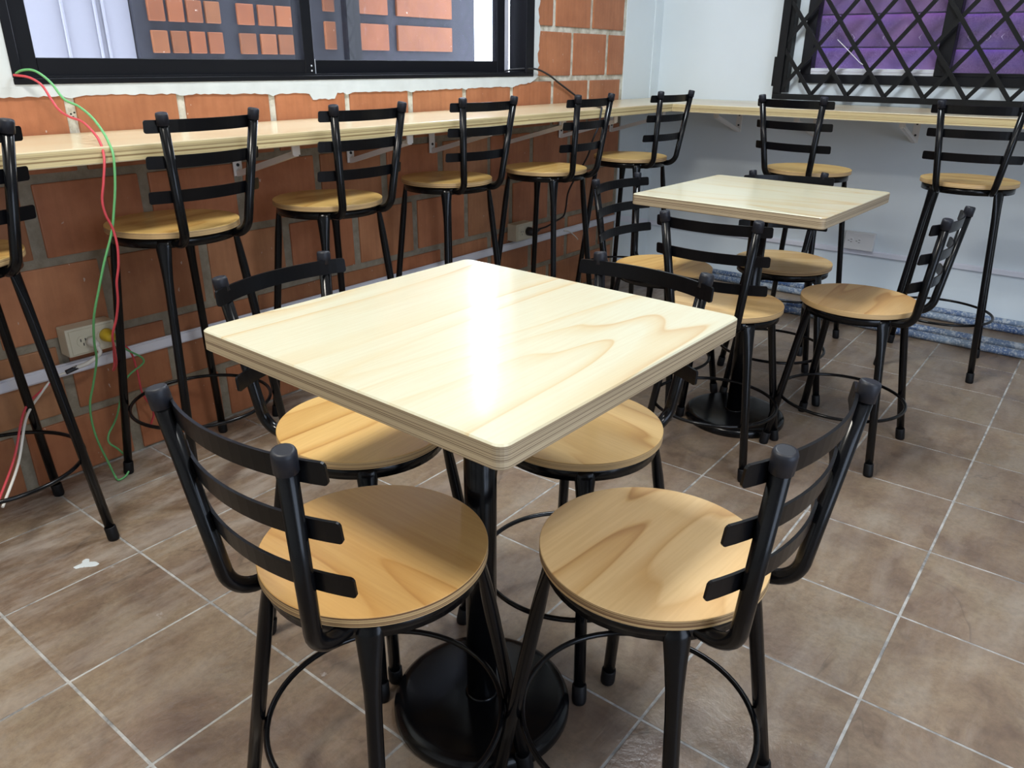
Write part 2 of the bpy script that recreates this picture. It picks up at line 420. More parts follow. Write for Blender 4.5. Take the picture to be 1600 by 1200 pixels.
WY0, WY1, WZ0, WZ1 = -2.905, -0.795, 1.047, 2.05   # brick-wall window opening
wl = MB()
def wall_pieces(mb, y0, y1, x0, x1):
    mb.box((x0, y0, -0.06), (x1, y1, WZ0)); mb.box((x0, y0, WZ1), (x1, y1, CEIL))
    mb.box((x0, y0, WZ0), (x1, WY0, WZ1)); mb.box((x0, WY1, WZ0), (x1, y1, WZ1))
wall_pieces(wl, YR, 0.0, -0.12, -0.006)
wall_left = tag(wl.build('wall_left', M['mortar']), kind='structure')
rows = [-0.033, 0.180, 0.395, 0.610, 0.823, 1.037, 1.243, 1.450, 1.657]
PER = 0.3065
bcache = {}
rb = random.Random(3)
def brick(y0, y1, z0, z1):
    if y1 - y0 < 0.03 or z1 - z0 < 0.02: return
    k = (round(y1 - y0, 3), round(z1 - z0, 3))
    if k not in bcache:
        mb = MB(); mb.box((-0.012, -k[0] / 2, -k[1] / 2), (0.0, k[0] / 2, k[1] / 2)); me = mb.mesh('brick', M['brick']); bevel_mesh(me, 0.004, 2)
        bcache[k] = me
    o = link('brick', bcache[k], wall_left, (rb.uniform(-0.002, 0.0012), (y0 + y1) / 2, (z0 + z1) / 2))
    o.rotation_euler = (rb.uniform(-0.006, 0.006), 0, 0)
for r in range(len(rows) - 1):
    z0, z1 = rows[r] + 0.0115, rows[r + 1] - 0.0115
    z0 = max(z0, 0.003)
    off = -0.328 if r in (0, 2, 4, 6) else -0.328 + PER / 2
    k = -13
    while True:
        hg = 0.0145 if r < 4 else 0.0120
        y0 = off + k * PER + hg + rb.uniform(-0.002, 0.003); y1 = off + (k + 1) * PER - hg + rb.uniform(-0.003, 0.002); k += 1
        if y0 > -0.03: break
        y1 = min(y1, -0.014)
        if y1 < -4.0: continue
        if r >= 5:      # beside the window only; the left jamb is plastered over
            if y1 < WY1 + 0.06: continue
            y0 = max(y0, WY1 + 0.035)
        if r == 4: z1b = min(z1, 1.035)
        else: z1b = z1
        brick(y0, y1, z0, z1b)

# white plaster band around the window, ragged outer edge
def ragged(name, inner, outer, parent, x0=-0.004, x1=0.0045):
    """strip between two polylines of (y,z)"""
    mb = MB(); n = len(inner)
    vs = [(x1, y, z) for y, z in inner] + [(x1 - 0.001, y, z) for y, z in outer] + [(x0, y, z) for y, z in outer] + [(x0, y, z) for y, z in inner]
    fs = []
    for i in range(n - 1):
        fs.append((i, n + i, n + i + 1, i + 1)); fs.append((n + i, 2 * n + i, 2 * n + i + 1, n + i + 1)); fs.append((3 * n + i, i, i + 1, 3 * n + i + 1))
    mb.add(vs, fs)
    o = mb.build(name, M['plaster'], parent)
    bm = bmesh.new(); bm.from_mesh(o.data); bmesh.ops.recalc_face_normals(bm, faces=bm.faces); bm.to_mesh(o.data); bm.free()
    return o
rp = random.Random(11)
ctrl = [(-4.0, 1.018), (-2.93, 1.018), (-2.70, 1.019), (-2.50, 1.016), (-2.38, 1.013), (-2.155, 1.009), (-1.978, 1.005), (-1.69, 1.004), (-1.526, 1.003), (-1.348, 1.006), (-0.941, 1.008), (-0.80, 1.024), (-0.748, 1.05)]
def cz(y):
    for (a, za), (b, zb) in zip(ctrl, ctrl[1:]):
        if a <= y <= b: return za + (zb - za) * (y - a) / (b - a)
    return 1.05
joints = [-0.328 + PER * k for k in range(-12, 2)]
inn, outr = [], []
y = -4.0
while y < -0.748:
    dip = max(0.0, 1 - min(abs(y - j) for j in joints) / 0.022)
    z = cz(y) + rp.uniform(-0.002, 0.002) - 0.006 * dip
    if -2.02 < y < -1.91: z -= 0.018
    inn.append((y, 1.049)); outr.append((y, z)); y += 0.013
ragged('plaster_band', inn, outr, wall_left)
inn, outr = [], []
z = 1.045
while z < 2.3:
    inn.append((WY1 - 0.002, z)); outr.append((-0.752 + rp.uniform(-0.012, 0.008), z)); z += 0.016
ragged('plaster_band', inn, outr, wall_left)
ragged('plaster_band', [(WY0 + 0.002, 1.04), (WY0 + 0.002, 2.3)], [(-4.0, 1.04), (-4.0, 2.3)], wall_left)
ragged('plaster_band', [(-4.0, 2.04), (-0.74, 2.04)], [(-4.0, CEIL), (-0.74, CEIL)], wall_left)
# small painted mark with three dots on the joint left of the wires
for dy, dz in ((-2.787, 0.975), (-2.778, 0.978), (-2.783, 0.968)):
    mb = MB(); mb.tube([(0.002, dy, dz), (0.0052, dy, dz)], 0.0022, 8); mb.build('wall_mark', M['screw'], wall_left)

# white plastered corner, back wall with window opening, other walls, ceiling
wc = MB(); wc.box((-0.12, 0.0, -0.06), (0.0, 0.285, CEIL)); wc.box((-0.12, 0.285, -0.06), (0.006, YB + 0.1, CEIL))
wall_corner = tag(wc.build('wall_corner', M['white_paint']), kind='structure')
VX0, VX1, VZ0, VZ1 = 0.785, 2.35, 1.022, 2.0
wb = MB()
wb.box((0.0, YB, -0.06), (XR, YB + 0.12, VZ0)); wb.box((0.0, YB, VZ1), (XR, YB + 0.12, CEIL))
wb.box((0.0, YB, VZ0), (VX0, YB + 0.12, VZ1)); wb.box((VX1, YB, VZ0), (XR, YB + 0.12, VZ1))
wall_back = tag(wb.build('wall_back', M['white_paint']), kind='structure')
tag(bbox('wall_right', (XR, YR, -0.06), (XR + 0.1, YB + 0.1, CEIL), M['other_wall']), kind='structure')
tag(bbox('wall_rear', (-0.12, YR - 0.1, -0.06), (XR, YR, CEIL), M['other_wall']), kind='structure')
tag(bbox('ceiling', (-0.12, YR, CEIL), (XR, YB + 0.12, CEIL + 0.1), M['ceiling']), kind='structure')

# ------------------------------------------------------------------ window in the brick wall
w1 = tag(empty('window_1', (0, 0, 0)), kind='structure')
def fr_box(name, a, b, mat, parent, bev=0.0015): return bbox(name, a, b, mat, parent, bev, 1)
FX0, FX1 = -0.085, 0.008
fr_box('frame_sill', (FX0, WY0, WZ0), (FX1, WY1, WZ0 + 0.014), M['alu'], w1)
fr_box('frame_head', (FX0, WY0, WZ1 - 0.03), (FX1, WY1, WZ1), M['alu'], w1)
fr_box('frame_jamb', (FX0, WY0, WZ0 + 0.014), (FX1, WY0 + 0.022, WZ1 - 0.03), M['alu'], w1)
fr_box('frame_jamb', (FX0, WY1 - 0.058, WZ0 + 0.014), (FX1, WY1, WZ1 - 0.03), M['alu'], w1)
for a in (0.0005, 0.004):
    fr_box('track_lip', (a - 0.004, WY0 + 0.02, WZ0 + 0.014), (a - 0.001, WY1 - 0.05, WZ0 + 0.019), M['alu'], w1, 0.0005)
def sash(name, y0, y1, x, stl, strr):
    s = link(name, None, w1)
    z0, z1 = WZ0 + 0.015, WZ1 - 0.032
    fr_box('bottom_rail', (x - 0.014, y0 + stl, z0), (x + 0.014, y1 - strr, z0 + 0.046), M['alu'], s)
    fr_box('top_rail', (x - 0.014, y0 + stl, z1 - 0.045), (x + 0.014, y1 - strr, z1), M['alu'], s)
    fr_box('stile', (x - 0.015, y0, z0), (x + 0.015, y0 + stl, z1), M['alu'], s)
    fr_box('stile', (x - 0.015, y1 - strr, z0), (x + 0.015, y1, z1), M['alu'], s)
    bbox('pane', (x - 0.002, y0 + stl, z0 + 0.046), (x + 0.002, y1 - strr, z1 - 0.045), M['glass'], s)
    return s
sash('sash_left', -2.884, -1.985, -0.020, 0.045, 0.040)
s2 = sash('sash_right', -2.015, -0.945, -0.052, 0.055, 0.050)
for zz in (1.075, 1.09):
    mb = MB(); mb.tube([(-0.005, -2.0, zz), (-0.0035, -2.0, zz)], 0.003, 8); mb.build('screw', M['alu_light'], w1)
bbox('pull_edge', (-0.036, -1.962, 1.064), (-0.034, -1.959, 1.11), M['alu_light'], w1)
fr_box('reveal', (-0.12, WY1 - 0.125, WZ0 + 0.014), (-0.088, WY1 - 0.058, WZ1 - 0.03), M['jamb'], w1)

# neighbouring house seen through the panes
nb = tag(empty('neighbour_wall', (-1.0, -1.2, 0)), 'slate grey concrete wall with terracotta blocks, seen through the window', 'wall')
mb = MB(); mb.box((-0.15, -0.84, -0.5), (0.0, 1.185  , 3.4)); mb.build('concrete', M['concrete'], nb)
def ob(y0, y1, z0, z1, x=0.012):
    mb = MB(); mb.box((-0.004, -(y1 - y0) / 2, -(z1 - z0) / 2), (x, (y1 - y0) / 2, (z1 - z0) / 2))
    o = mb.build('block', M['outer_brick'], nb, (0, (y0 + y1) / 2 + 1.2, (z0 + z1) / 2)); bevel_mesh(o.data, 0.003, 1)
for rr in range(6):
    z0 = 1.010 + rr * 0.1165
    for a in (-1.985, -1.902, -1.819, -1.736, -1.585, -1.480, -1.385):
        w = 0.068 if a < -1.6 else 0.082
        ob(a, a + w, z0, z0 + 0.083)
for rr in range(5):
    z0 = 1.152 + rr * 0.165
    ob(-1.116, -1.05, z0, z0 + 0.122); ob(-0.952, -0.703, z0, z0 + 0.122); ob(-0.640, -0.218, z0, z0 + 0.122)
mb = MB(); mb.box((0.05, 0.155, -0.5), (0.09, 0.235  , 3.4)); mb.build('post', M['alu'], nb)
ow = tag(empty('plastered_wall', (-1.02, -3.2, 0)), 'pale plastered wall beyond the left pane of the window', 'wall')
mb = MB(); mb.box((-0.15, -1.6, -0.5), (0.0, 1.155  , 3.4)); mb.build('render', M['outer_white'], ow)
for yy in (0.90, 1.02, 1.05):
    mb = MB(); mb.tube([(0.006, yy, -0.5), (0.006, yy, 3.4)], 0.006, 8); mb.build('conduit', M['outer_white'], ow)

# ------------------------------------------------------------------ back window with grille
w2 = tag(empty('window_2', (0, 0, 0)), kind='structure')
y0, y1 = YB - 0.012, YB + 0.05
fr_box('frame_sill', (VX0, y0, VZ0), (VX1, y1, VZ0 + 0.040), M['alu'], w2)
fr_box('frame_head', (VX0, y0, VZ1 - 0.04), (VX1, y1, VZ1), M['alu'], w2)
fr_box('frame_jamb', (VX0, y0, VZ0 + 0.04), (VX0 + 0.05, y1, VZ1 - 0.04), M['alu'], w2)
fr_box('frame_jamb', (VX1 - 0.05, y0, VZ0 + 0.04), (VX1, y1, VZ1 - 0.04), M['alu'], w2)
fr_box('mullion', (1.385, y0 - 0.004, VZ0 + 0.04), (1.445, y1, VZ1 - 0.04), M['alu'], w2)
fr_box('track', (VX0 + 0.05, y0 + 0.006, VZ0 + 0.04), (1.385, y1, VZ0 + 0.068), M['alu_light'], w2)
fr_box('track', (VX0 + 0.05, y0 + 0.003, VZ0 + 0.052), (1.385, y0 + 0.006, VZ0 + 0.056), M['jamb'], w2, 0.0003)
fr_box('track', (1.445, y0 + 0.004, VZ0 + 0.04), (VX1 - 0.05, y1, VZ0 + 0.056), M['alu'], w2)
bbox('pane', (VX0 + 0.05, YB + 0.028, VZ0 + 0.068), (1.385, YB + 0.031, VZ1 - 0.04), M['glass_dusty'], w2)
bbox('pane', (1.445, YB + 0.028, VZ0 + 0.056), (VX1 - 0.05, YB + 0.031, VZ1 - 0.04), M['glass_dusty'], w2)
def blind(x0, x1, label, zf, diam):
    t = tag(empty('folded_blind', ((x0 + x1) / 2, YB + 0.085, VZ0 + 0.045)), label, 'blind', 'purple blinds behind the grille window')
    hw = (x1 - x0) / 2; zb = VZ0 + 0.045
    edges = [zb] + zf + [VZ1 - 0.03]
    for a, b in zip(edges, edges[1:]):     # each fold bellies out and tucks in at its lower edge
        mb = MB(); n = 8; vs = []
        for k in range(n + 1):
            tt = k / n; z = a + (b - a) * tt - zb; d = -0.016 * (1 - tt) - 0.006
            vs += [(-hw, d, z), (hw, d, z)]
        fs = [(2 * k, 2 * k + 1, 2 * k + 3, 2 * k + 2) for k in range(n)]
        mb.add(vs, fs, 0, True); vs2 = [(x, y + 0.004, z) for x, y, z in vs]; mb.add(vs2, [tuple(reversed(f)) for f in fs], 0, True)
        mb.build('fold', M['cloth'], t)
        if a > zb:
            hm = MB(); hm.tube([(-hw, -0.0225, a - zb - 0.001), (0, -0.0225, a - zb - 0.0015), (hw, -0.0225, a - zb - 0.001)], 0.0035, 8); hm.build('fold_shade', M['cloth_shade'], t)  # dark tube added as the shade line below the fold
    for (dx, dz) in diam:
        s = 0.016; c = [(dx - t.location.x - s * .8, -0.024, dz - zb), (dx - t.location.x, -0.024, dz - zb - s), (dx - t.location.x + s * .8, -0.024, dz - zb), (dx - t.location.x, -0.024, dz - zb + s)]
        mb = MB(); mb.tube(c, 0.0017, 5, closed=True); mb.build('embroidery', M['embroidery'], t)
    return t
blind(VX0 + 0.03, 1.41, 'purple folded cloth blind in the left half of the grille window', [1.185, 1.328, 1.47, 1.62, 1.77], [(1.138, 1.225), (1.293, 1.225), (0.985, 1.225)])
blind(1.42, VX1 - 0.03, 'purple folded cloth blind right of the mullion in the grille window', [1.178, 1.321, 1.465, 1.62, 1.77], [(1.49, 1.225), (1.555, 1.225), (1.62, 1.225), (1.70, 1.225)])

gr = tag(empty('window_grille', (0.69, YB - 0.06, 0.95)), 'black iron diamond lattice grille over the back window', 'grille')
GX0, GX1, GZ0, GZ1 = 0.69, 2.42, 0.957, 2.05
def gl_(a): return (a[0] - 0.69, a[1] - (YB - 0.06), a[2] - 0.95)
def gbar(name, a, b): return bbox(name, gl_(a), gl_(b), M['iron'], gr, 0.0015, 1)
yf = YB - 0.06
gbar('frame_bar', (GX0 - 0.008, yf - 0.012, GZ0 - 0.012), (GX1, yf + 0.012, GZ0 + 0.014))
gbar('frame_bar', (GX0 - 0.008, yf - 0.012, GZ0 + 0.014), (GX0 + 0.030, yf + 0.012, GZ1))
gbar('frame_bar', (GX1 - 0.03, yf - 0.012, GZ0 + 0.014), (GX1, yf + 0.012, GZ1))
gbar('frame_bar', (GX0 + 0.03, yf - 0.012, GZ1 - 0.025), (GX1 - 0.03, yf + 0.012, GZ1))
gbar('return_bar', (GX0 + 0.030, yf + 0.004, GZ0 + 0.02), (GX0 + 0.050, YB - 0.001, GZ1))
gbar('hinge_plate', (GX0 - 0.020, yf - 0.008, 1.005), (GX0 - 0.008, yf + 0.03, 1.14))
sx, sz = 0.0838, 0.1085
def lat(dirn, k, yoff):
    x0 = 0.87 + k * 2 * sx; z0 = 0.972
    dx, dz = dirn * sx, sz
    t0, t1 = 0.0, (GZ1 - 0.02 - z0) / dz
    for lim, sg in ((GX0 + 0.02, -1), (GX1 - 0.02, 1)):
        if dx * sg > 0: t1 = min(t1, (lim - x0) / dx)
        else: t0 = max(t0, (lim - x0) / dx)
    if t1 - t0 < 0.4: return
    a = Vector((x0 + dx * t0, yf + yoff, z0 + dz * t0)); b = Vector((x0 + dx * t1, yf + yoff, z0 + dz * t1))
    d = (b - a).normalized(); n = Vector((-d.z, 0, d.x)) * 0.0088; y = Vector((0, 0.0035, 0))
    vs = [a - n - y, a + n - y, b + n - y, b - n - y, a - n + y, a + n + y, b + n + y, b - n + y]
    mb = MB(); mb.add([gl_(v) for v in vs], [(0, 1, 2, 3), (7, 6, 5, 4), (0, 4, 5, 1), (1, 5, 6, 2), (2, 6, 7, 3), (3, 7, 4, 0)])
    o = mb.build('lattice_bar', M['iron'], gr)
    bm = bmesh.new(); bm.from_mesh(o.data); bmesh.ops.recalc_face_normals(bm, faces=bm.faces); bm.to_mesh(o.data); bm.free()
for k in range(-8, 18):
    lat(1, k, 0.0045); lat(-1, k, -0.004)
mb = MB(); mb.tube([(0.96, yf - 0.012, 1.215), (1.00, yf - 0.012, 1.182), (1.075, yf - 0.012, 1.118), (1.092, yf - 0.012, 1.108)], 0.0016, 6)
tag(mb.build('string', M['thread']), 'thin white string caught diagonally on the lattice grille', 'string')

# ------------------------------------------------------------------ counters
HC, TC = 0.9287, 0.036
def slab(name, a, b, mats, label, cat, bev=0.003):
    mb = MB(); x0, y0, z0 = a; x1, y1, z1 = b
    mb.box(a, b, 1); mb.m[1] = 0; mb.m[0] = 0
    o = mb.build(name, mats); bevel_mesh(o.data, bev, 2)
    return tag(o, label, cat)
ct1 = slab('counter_top', (0.006, -4.1, HC - TC), (0.385, YB - 0.002, HC), [M['counter_y'], M['counter_edge']], 'long pine plywood counter fixed along the brick wall under the window', 'counter')
ct2 = slab('counter_top', (0.386, -0.19, HC - TC), (2.9, YB - 0.002, HC), [M['counter_x'], M['counter_edge']], 'pine plywood counter fixed along the white wall under the grille', 'counter')

def bracket(label, group):
    """local: plate on the plane x=0, arm towards +x, top at z=0"""
    r = tag(empty('shelf_bracket'), label, 'bracket', group)
    mb = MB(); mb.box((0.0, -0.015, -0.118), (0.004, 0.015, 0.0)); wp = mb.build('wall_plate', M['bracket'], r)
    for z in (-0.035, -0.085):
        s = MB(); s.tube([(0.004, 0, z), (0.0065, 0, z)], 0.005, 10); s.build('screw', M['screw'], wp)
    bbox('arm', (0.004, -0.013, -0.005), (0.30, 0.013, 0.0), M['bracket'], r)
    bbox('front_tab', (0.296, -0.013, -0.034), (0.301, 0.013, -0.005), M['bracket'], r)
    a, b = Vector((0.004, 0, -0.112)), Vector((0.298, 0, -0.030)); d = (b - a).normalized(); n = Vector((-d.z, 0, d.x)) * 0.008; w = Vector((0, 0.008, 0))
    vs = [a - n - w, a + n - w, b + n - w, b - n - w, a - n + w, a + n + w, b + n + w, b - n + w]
    mb = MB(); mb.add(vs, [(0, 1, 2, 3), (7, 6, 5, 4), (0, 4, 5, 1), (1, 5, 6, 2), (2, 6, 7, 3), (3, 7, 4, 0)]); mb.build('brace', M['bracket'], r)
    return r
br0 = bracket('', 'white brackets carrying the counters')
left_br = [(-2.327, 'white steel shelf bracket on the brick wall behind the stool beside the hanging wires'),
           (-1.873, 'white steel shelf bracket behind the backrest of the third stool along the bricks'),
           (-1.457, 'white steel shelf bracket behind the backrest of the fourth stool along the bricks'),
           (-0.983, 'white steel shelf bracket between the fourth and fifth stools along the bricks'),
           (-0.570, 'white steel shelf bracket behind the fifth stool along the bricks'),
           (-0.110, 'white steel shelf bracket at the far end of the brick wall')]
for k, (yy, lab) in enumerate(left_br):
    b = br0 if k == 0 else copy_tree(br0)
    b.location = (0.006, yy, HC - TC); b['label'] = lab
for xx, lab in ((0.50, 'white steel bracket on the white wall nearest the corner'), (0.90, 'white steel bracket on the white wall behind the stool left of the grille mullion'), (1.36, 'white steel bracket on the white wall between the two stools at the back')):
    b = copy_tree(br0); b.location = (xx, YB, HC - TC); b.rotation_euler = (0, 0, -pi / 2); b['label'] = lab

# ------------------------------------------------------------------ raceways, outlets, wires
def raceway(pts_a, pts_b, label): pass
rw = tag(empty('cable_raceway', (0.004, -2.0, 0.30)), 'white plastic cable raceway running along the foot of the brick wall', 'raceway')
o = bbox('channel', (0, -2.2, 0), (0.008, 1.995, 0.035), M['raceway'], rw, 0.0015, 1)
o = bbox('lid', (0.008, -2.2, 0.004), (0.012, 1.995, 0.031), M['raceway'], rw, 0.0015, 1)
rw2 = tag(empty('cable_raceway', (0.0, YB, 0.222)), 'white plastic cable raceway along the white back wall', 'raceway')
bbox('channel', (0.02, -0.008, 0), (3.2, 0, 0.028), M['raceway'], rw2, 0.0015, 1)
bbox('lid', (0.02, -0.012, 0.003), (3.2, -0.008, 0.025), M['raceway'], rw2, 0.0015, 1)
rw3 = tag(empty('cable_raceway', (0.0, 0.02, 0.297)), 'short sloping white raceway joining the two walls at the corner', 'raceway')
mb = MB(); vs = []
for (yy, zz) in ((-0.02, 0.0), (0.34, -0.075)):
    for xx in (0.0, 0.011):
        vs += [(xx, yy, zz), (xx, yy, zz + 0.033)]
mb.add(vs, [(0, 1, 3, 2), (4, 6, 7, 5), (2, 3, 7, 6), (0, 4, 5, 1), (1, 5, 7, 3), (0, 2, 6, 4)]); mb.build('channel', M['raceway'], rw3)

def socket_face(parent, c, mat, n=2, axis='x', sp=0.04):
    for k in range(n):
        off = (k - (n - 1) / 2) * sp
        mb = MB()
        if axis == 'x': mb.tube([(c[0], c[1] + off, c[2]), (c[0] + 0.002, c[1] + off, c[2])], 0.0165, 20)
        else: mb.tube([(c[0] + off, c[1], c[2]), (c[0] + off, c[1] - 0.002, c[2])], 0.0165, 20)
        s = mb.build('socket', mat, parent)
        for (du, dv) in ((-0.006, 0.004), (0.006, 0.004), (0.0, -0.008)):
            q = MB()
            if axis == 'x': q.box((c[0] + 0.002, c[1] + off + du - 0.0012, c[2] + dv - 0.004), (c[0] + 0.0026, c[1] + off + du + 0.0012, c[2] + dv + 0.004))
            else: q.box((c[0] + off + dv - 0.004, c[1] - 0.0026, c[2] + du - 0.0012), (c[0] + off + dv + 0.004, c[1] - 0.002, c[2] + du + 0.0012))
            q.build('slot', M['screw'], s)
ob1 = tag(empty('outlet_box', (0, -2.872, 0.360)), 'ivory double outlet box on the brick wall behind the hanging wires', 'outlet')
bbox('body', (0.0, -0.066, 0), (0.053, 0.066, 0.078), M['box'], ob1, 0.004, 2)
bbox('cover', (0.053, -0.058, 0.006), (0.056, 0.058, 0.072), M['box'], ob1, 0.001, 1)
socket_face(ob1, (0.056, 0.0, 0.039), M['box'], 2, 'x', 0.052)
ob2 = tag(empty('outlet_box', (0, -0.905, 0.345)), 'ivory outlet box with a black plug under the far end of the counter', 'outlet')
bbox('body', (0.0, -0.062, 0), (0.053, 0.062, 0.078), M['box'], ob2, 0.004, 2)
bbox('cover', (0.053, -0.054, 0.006), (0.056, 0.054, 0.072), M['box'], ob2, 0.001, 1)
socket_face(ob2, (0.056, 0.0, 0.039), M['box'], 2, 'x', 0.05)
ob3 = tag(empty('outlet_box', (1.207, YB, 0.250)), 'white double outlet plate on the white back wall above the raceway', 'outlet')
bbox('body', (-0.07, -0.030, 0), (0.07, 0.0, 0.088), M['plate'], ob3, 0.004, 2)
socket_face(ob3, (-0.022, -0.030, 0.044), M['plate'], 2, 'y', 0.038)

def wire(name, pts, r, mat, parent=None, n=8):
    mb = MB(); mb.tube(bez(pts, n), r, 8); return mb.build(name, mat, parent)
gw = wire('green_wire', [(0.012, -2.899, 1.072), (0.03, -2.893, 1.079), (0.055, -2.881, 1.081), (0.08, -2.873, 1.073), (0.11, -2.864, 1.052), (0.155, -2.862, 1.018), (0.2, -2.853, 1.004), (0.26, -2.855, 0.983), (0.32, -2.865, 0.957), (0.372, -2.880, 0.935), (0.399, -2.888, 0.908), (0.406, -2.899, 0.85), (0.404, -2.912, 0.792), (0.4, -2.925, 0.743),
      (0.39, -2.949, 0.679), (0.375, -2.965, 0.62), (0.35, -2.979, 0.549), (0.31, -2.974, 0.475), (0.27, -2.961, 0.416), (0.22, -2.961, 0.337), (0.19, -2.967, 0.277), (0.165, -2.963, 0.212), (0.145, -2.951, 0.144), (0.12, -2.928, 0.066), (0.115, -2.915, 0.01), (0.135, -2.914, 0.004),
      (0.125, -2.884, 0.008), (0.10, -2.862, 0.03), (0.085, -2.878, 0.07), (0.075, -2.895, 0.095), (0.06, -2.885, 0.115), (0.04, -2.845, 0.15), (0.04, -2.80, 0.25), (0.055, -2.745, 0.295), (0.066, -2.79, 0.345), (0.085, -2.83, 0.39)], 0.0029, M['green'])
tag(gw, 'green insulated wire hanging from the window over the counter to the floor', 'wire')
rw_ = wire('red_wire', [(0.012, -2.905, 1.069), (0.04, -2.883, 1.064), (0.07, -2.87, 1.047), (0.1, -2.868, 1.016), (0.14, -2.872, 0.994), (0.185, -2.872, 0.981), (0.235, -2.867, 0.972), (0.295, -2.874, 0.953), (0.36, -2.893, 0.935), (0.399, -2.909, 0.905), (0.407, -2.924, 0.857), (0.407, -2.934, 0.82), (0.407, -2.933, 0.788), (0.407, -2.923, 0.753),
      (0.408, -2.921, 0.713), (0.403, -2.925, 0.668), (0.395, -2.932, 0.63), (0.382, -2.932, 0.582), (0.362, -2.935, 0.535), (0.34, -2.942, 0.489), (0.3, -2.926, 0.434), (0.25, -2.907, 0.385), (0.2, -2.897, 0.35), (0.13, -2.86, 0.345), (0.095, -2.838, 0.385)], 0.0029, M['red'])
tag(rw_, 'red insulated wire hanging from the window over the counter edge', 'wire')
tag(wire('red_wire', [(0.052, -2.80, 0.37), (0.05, -2.775, 0.33), (0.045, -2.765, 0.27), (0.05, -2.765, 0.2), (0.045, -2.745, 0.15), (0.03, -2.735, 0.11), (0.02, -2.75, 0.07)], 0.003, M['red']), 'short red wire dangling below the ivory double outlet box', 'wire')
yp = tag(empty('power_plug', (0.059, -2.836, 0.402)), 'yellow plug pushed into the ivory double outlet box', 'plug')
mb = MB(); mb.tube([(0, 0, 0), (0.006, 0, 0), (0.016, 0, 0), (0.03, 0, -0.002), (0.036, 0, -0.003)], [0.019, 0.019, 0.017, 0.013, 0.006], 16); mb.build('plug_body', M['yellow'], yp)
wp_ = tag(empty('extension_cable', (0.059, -2.880, 0.395)), 'white cord and plug in the ivory outlet box, trailing off left in red and white', 'cord')
mb = MB(); mb.tube([(0, 0, 0), (0.012, 0, 0), (0.026, 0.002, -0.004), (0.034, 0.002, -0.010)], [0.014, 0.013, 0.010, 0.006], 14); mb.build('plug_body', M['wirewhite'], wp_)
wire('cord', [(0.03, 0.002, -0.008), (0.042, 0.0, -0.025), (0.035, -0.03, -0.045), (0.02, -0.065, -0.055)], 0.0055, M['wirewhite'], wp_)
wire('tape', [(0.023, -0.055, -0.053), (0.015, -0.085, -0.062)], 0.0065, M['wireblack'], wp_)
wire('cord', [(0.015, -0.082, -0.062), (0.006, -0.115, -0.072), (0.02, -0.16, -0.10), (0.07, -0.22, -0.13), (0.16, -0.29, -0.20), (0.25, -0.37, -0.25)], 0.0034, M['wirewhite'], wp_)
wire('cord', [(0.012, -0.105, -0.07), (0.012, -0.15, -0.092), (0.055, -0.215, -0.115), (0.15, -0.292, -0.187), (0.24, -0.372, -0.237)], 0.003, M['red'], wp_)
bc = tag(empty('extension_cable', (0.059, -0.885, 0.384)), 'black power cord from the open window over the counter to the far outlet box', 'cord')
def rel(pts, o): return [(a - o[0], b - o[1], c - o[2]) for a, b, c in pts]
O = (0.059, -0.885, 0.384)
mb = MB(); mb.tube([(0, 0, 0), (0.014, 0, 0), (0.024, 0.006, -0.002), (0.030, 0.022, -0.001), (0.032, 0.045, 0.004)], [0.020, 0.020, 0.018, 0.009, 0.0055], 16); mb.build('plug_body', M['wireblack'], bc)
wire('cord', rel([(0.081, -0.845, 0.388), (0.095, -0.79, 0.395), (0.10, -0.73, 0.41), (0.11, -0.675, 0.43), (0.14, -0.70, 0.48), (0.19, -0.76, 0.56), (0.25, -0.79, 0.64), (0.33, -0.83, 0.735), (0.375, -0.865, 0.81), (0.392, -0.855, 0.86), (0.394, -0.845, 0.91), (0.388, -0.83, 0.932), (0.36, -0.80, 0.9335), (0.25, -0.67, 0.933), (0.12, -0.52, 0.934), (0.03, -0.45, 0.945), (0.012, -0.50, 0.975), (0.012, -0.61, 1.02), (0.016, -0.70, 1.055), (0.018, -0.80, 1.078), (-0.02, -0.88, 1.077), (-0.07, -0.91, 1.068)], O), 0.0042, M['wireblack'], bc)
tag(wire('loose_wire', [(0.017, -0.53, 0.325), (0.025, -0.49, 0.315), (0.03, -0.45, 0.29), (0.028, -0.42, 0.27), (0.026, -0.41, 0.262)], 0.0025, M['wirewhite']), 'short loose white wire poking out of the raceway near the far outlet', 'wire')

# ------------------------------------------------------------------ pipes on the floor along the back wall
pl = [(0.345, 0.0155, 0.3, 'blue paint-spattered pipe lying against the foot of the back wall'),
      (0.235, 0.0165, 0.2, 'pale paint-spattered pipe second from the back wall'),
      (-0.010, 0.0165, 0.75, 'blue paint-spattered pipe on the floor third from the back wall'),
      (-0.114, 0.0170, 0.82, 'blue paint-spattered pipe lying farthest from the back wall')]
for yy, r, x0, lab in pl:
    mb = MB(); n = 24
    mb.lathe([(r - 0.003, 0.0), (r, 0.0), (r, 3.05 - x0), (r - 0.003, 3.05 - x0), (r - 0.003, 0.0)], 20)
    o = mb.build('paint_pipe', M['pipe'])
    o.rotation_euler = (0, pi / 2, 0); o.location = (x0, yy, r + 0.0005)
    tag(o, lab, 'pipe', 'pipes along the back wall')

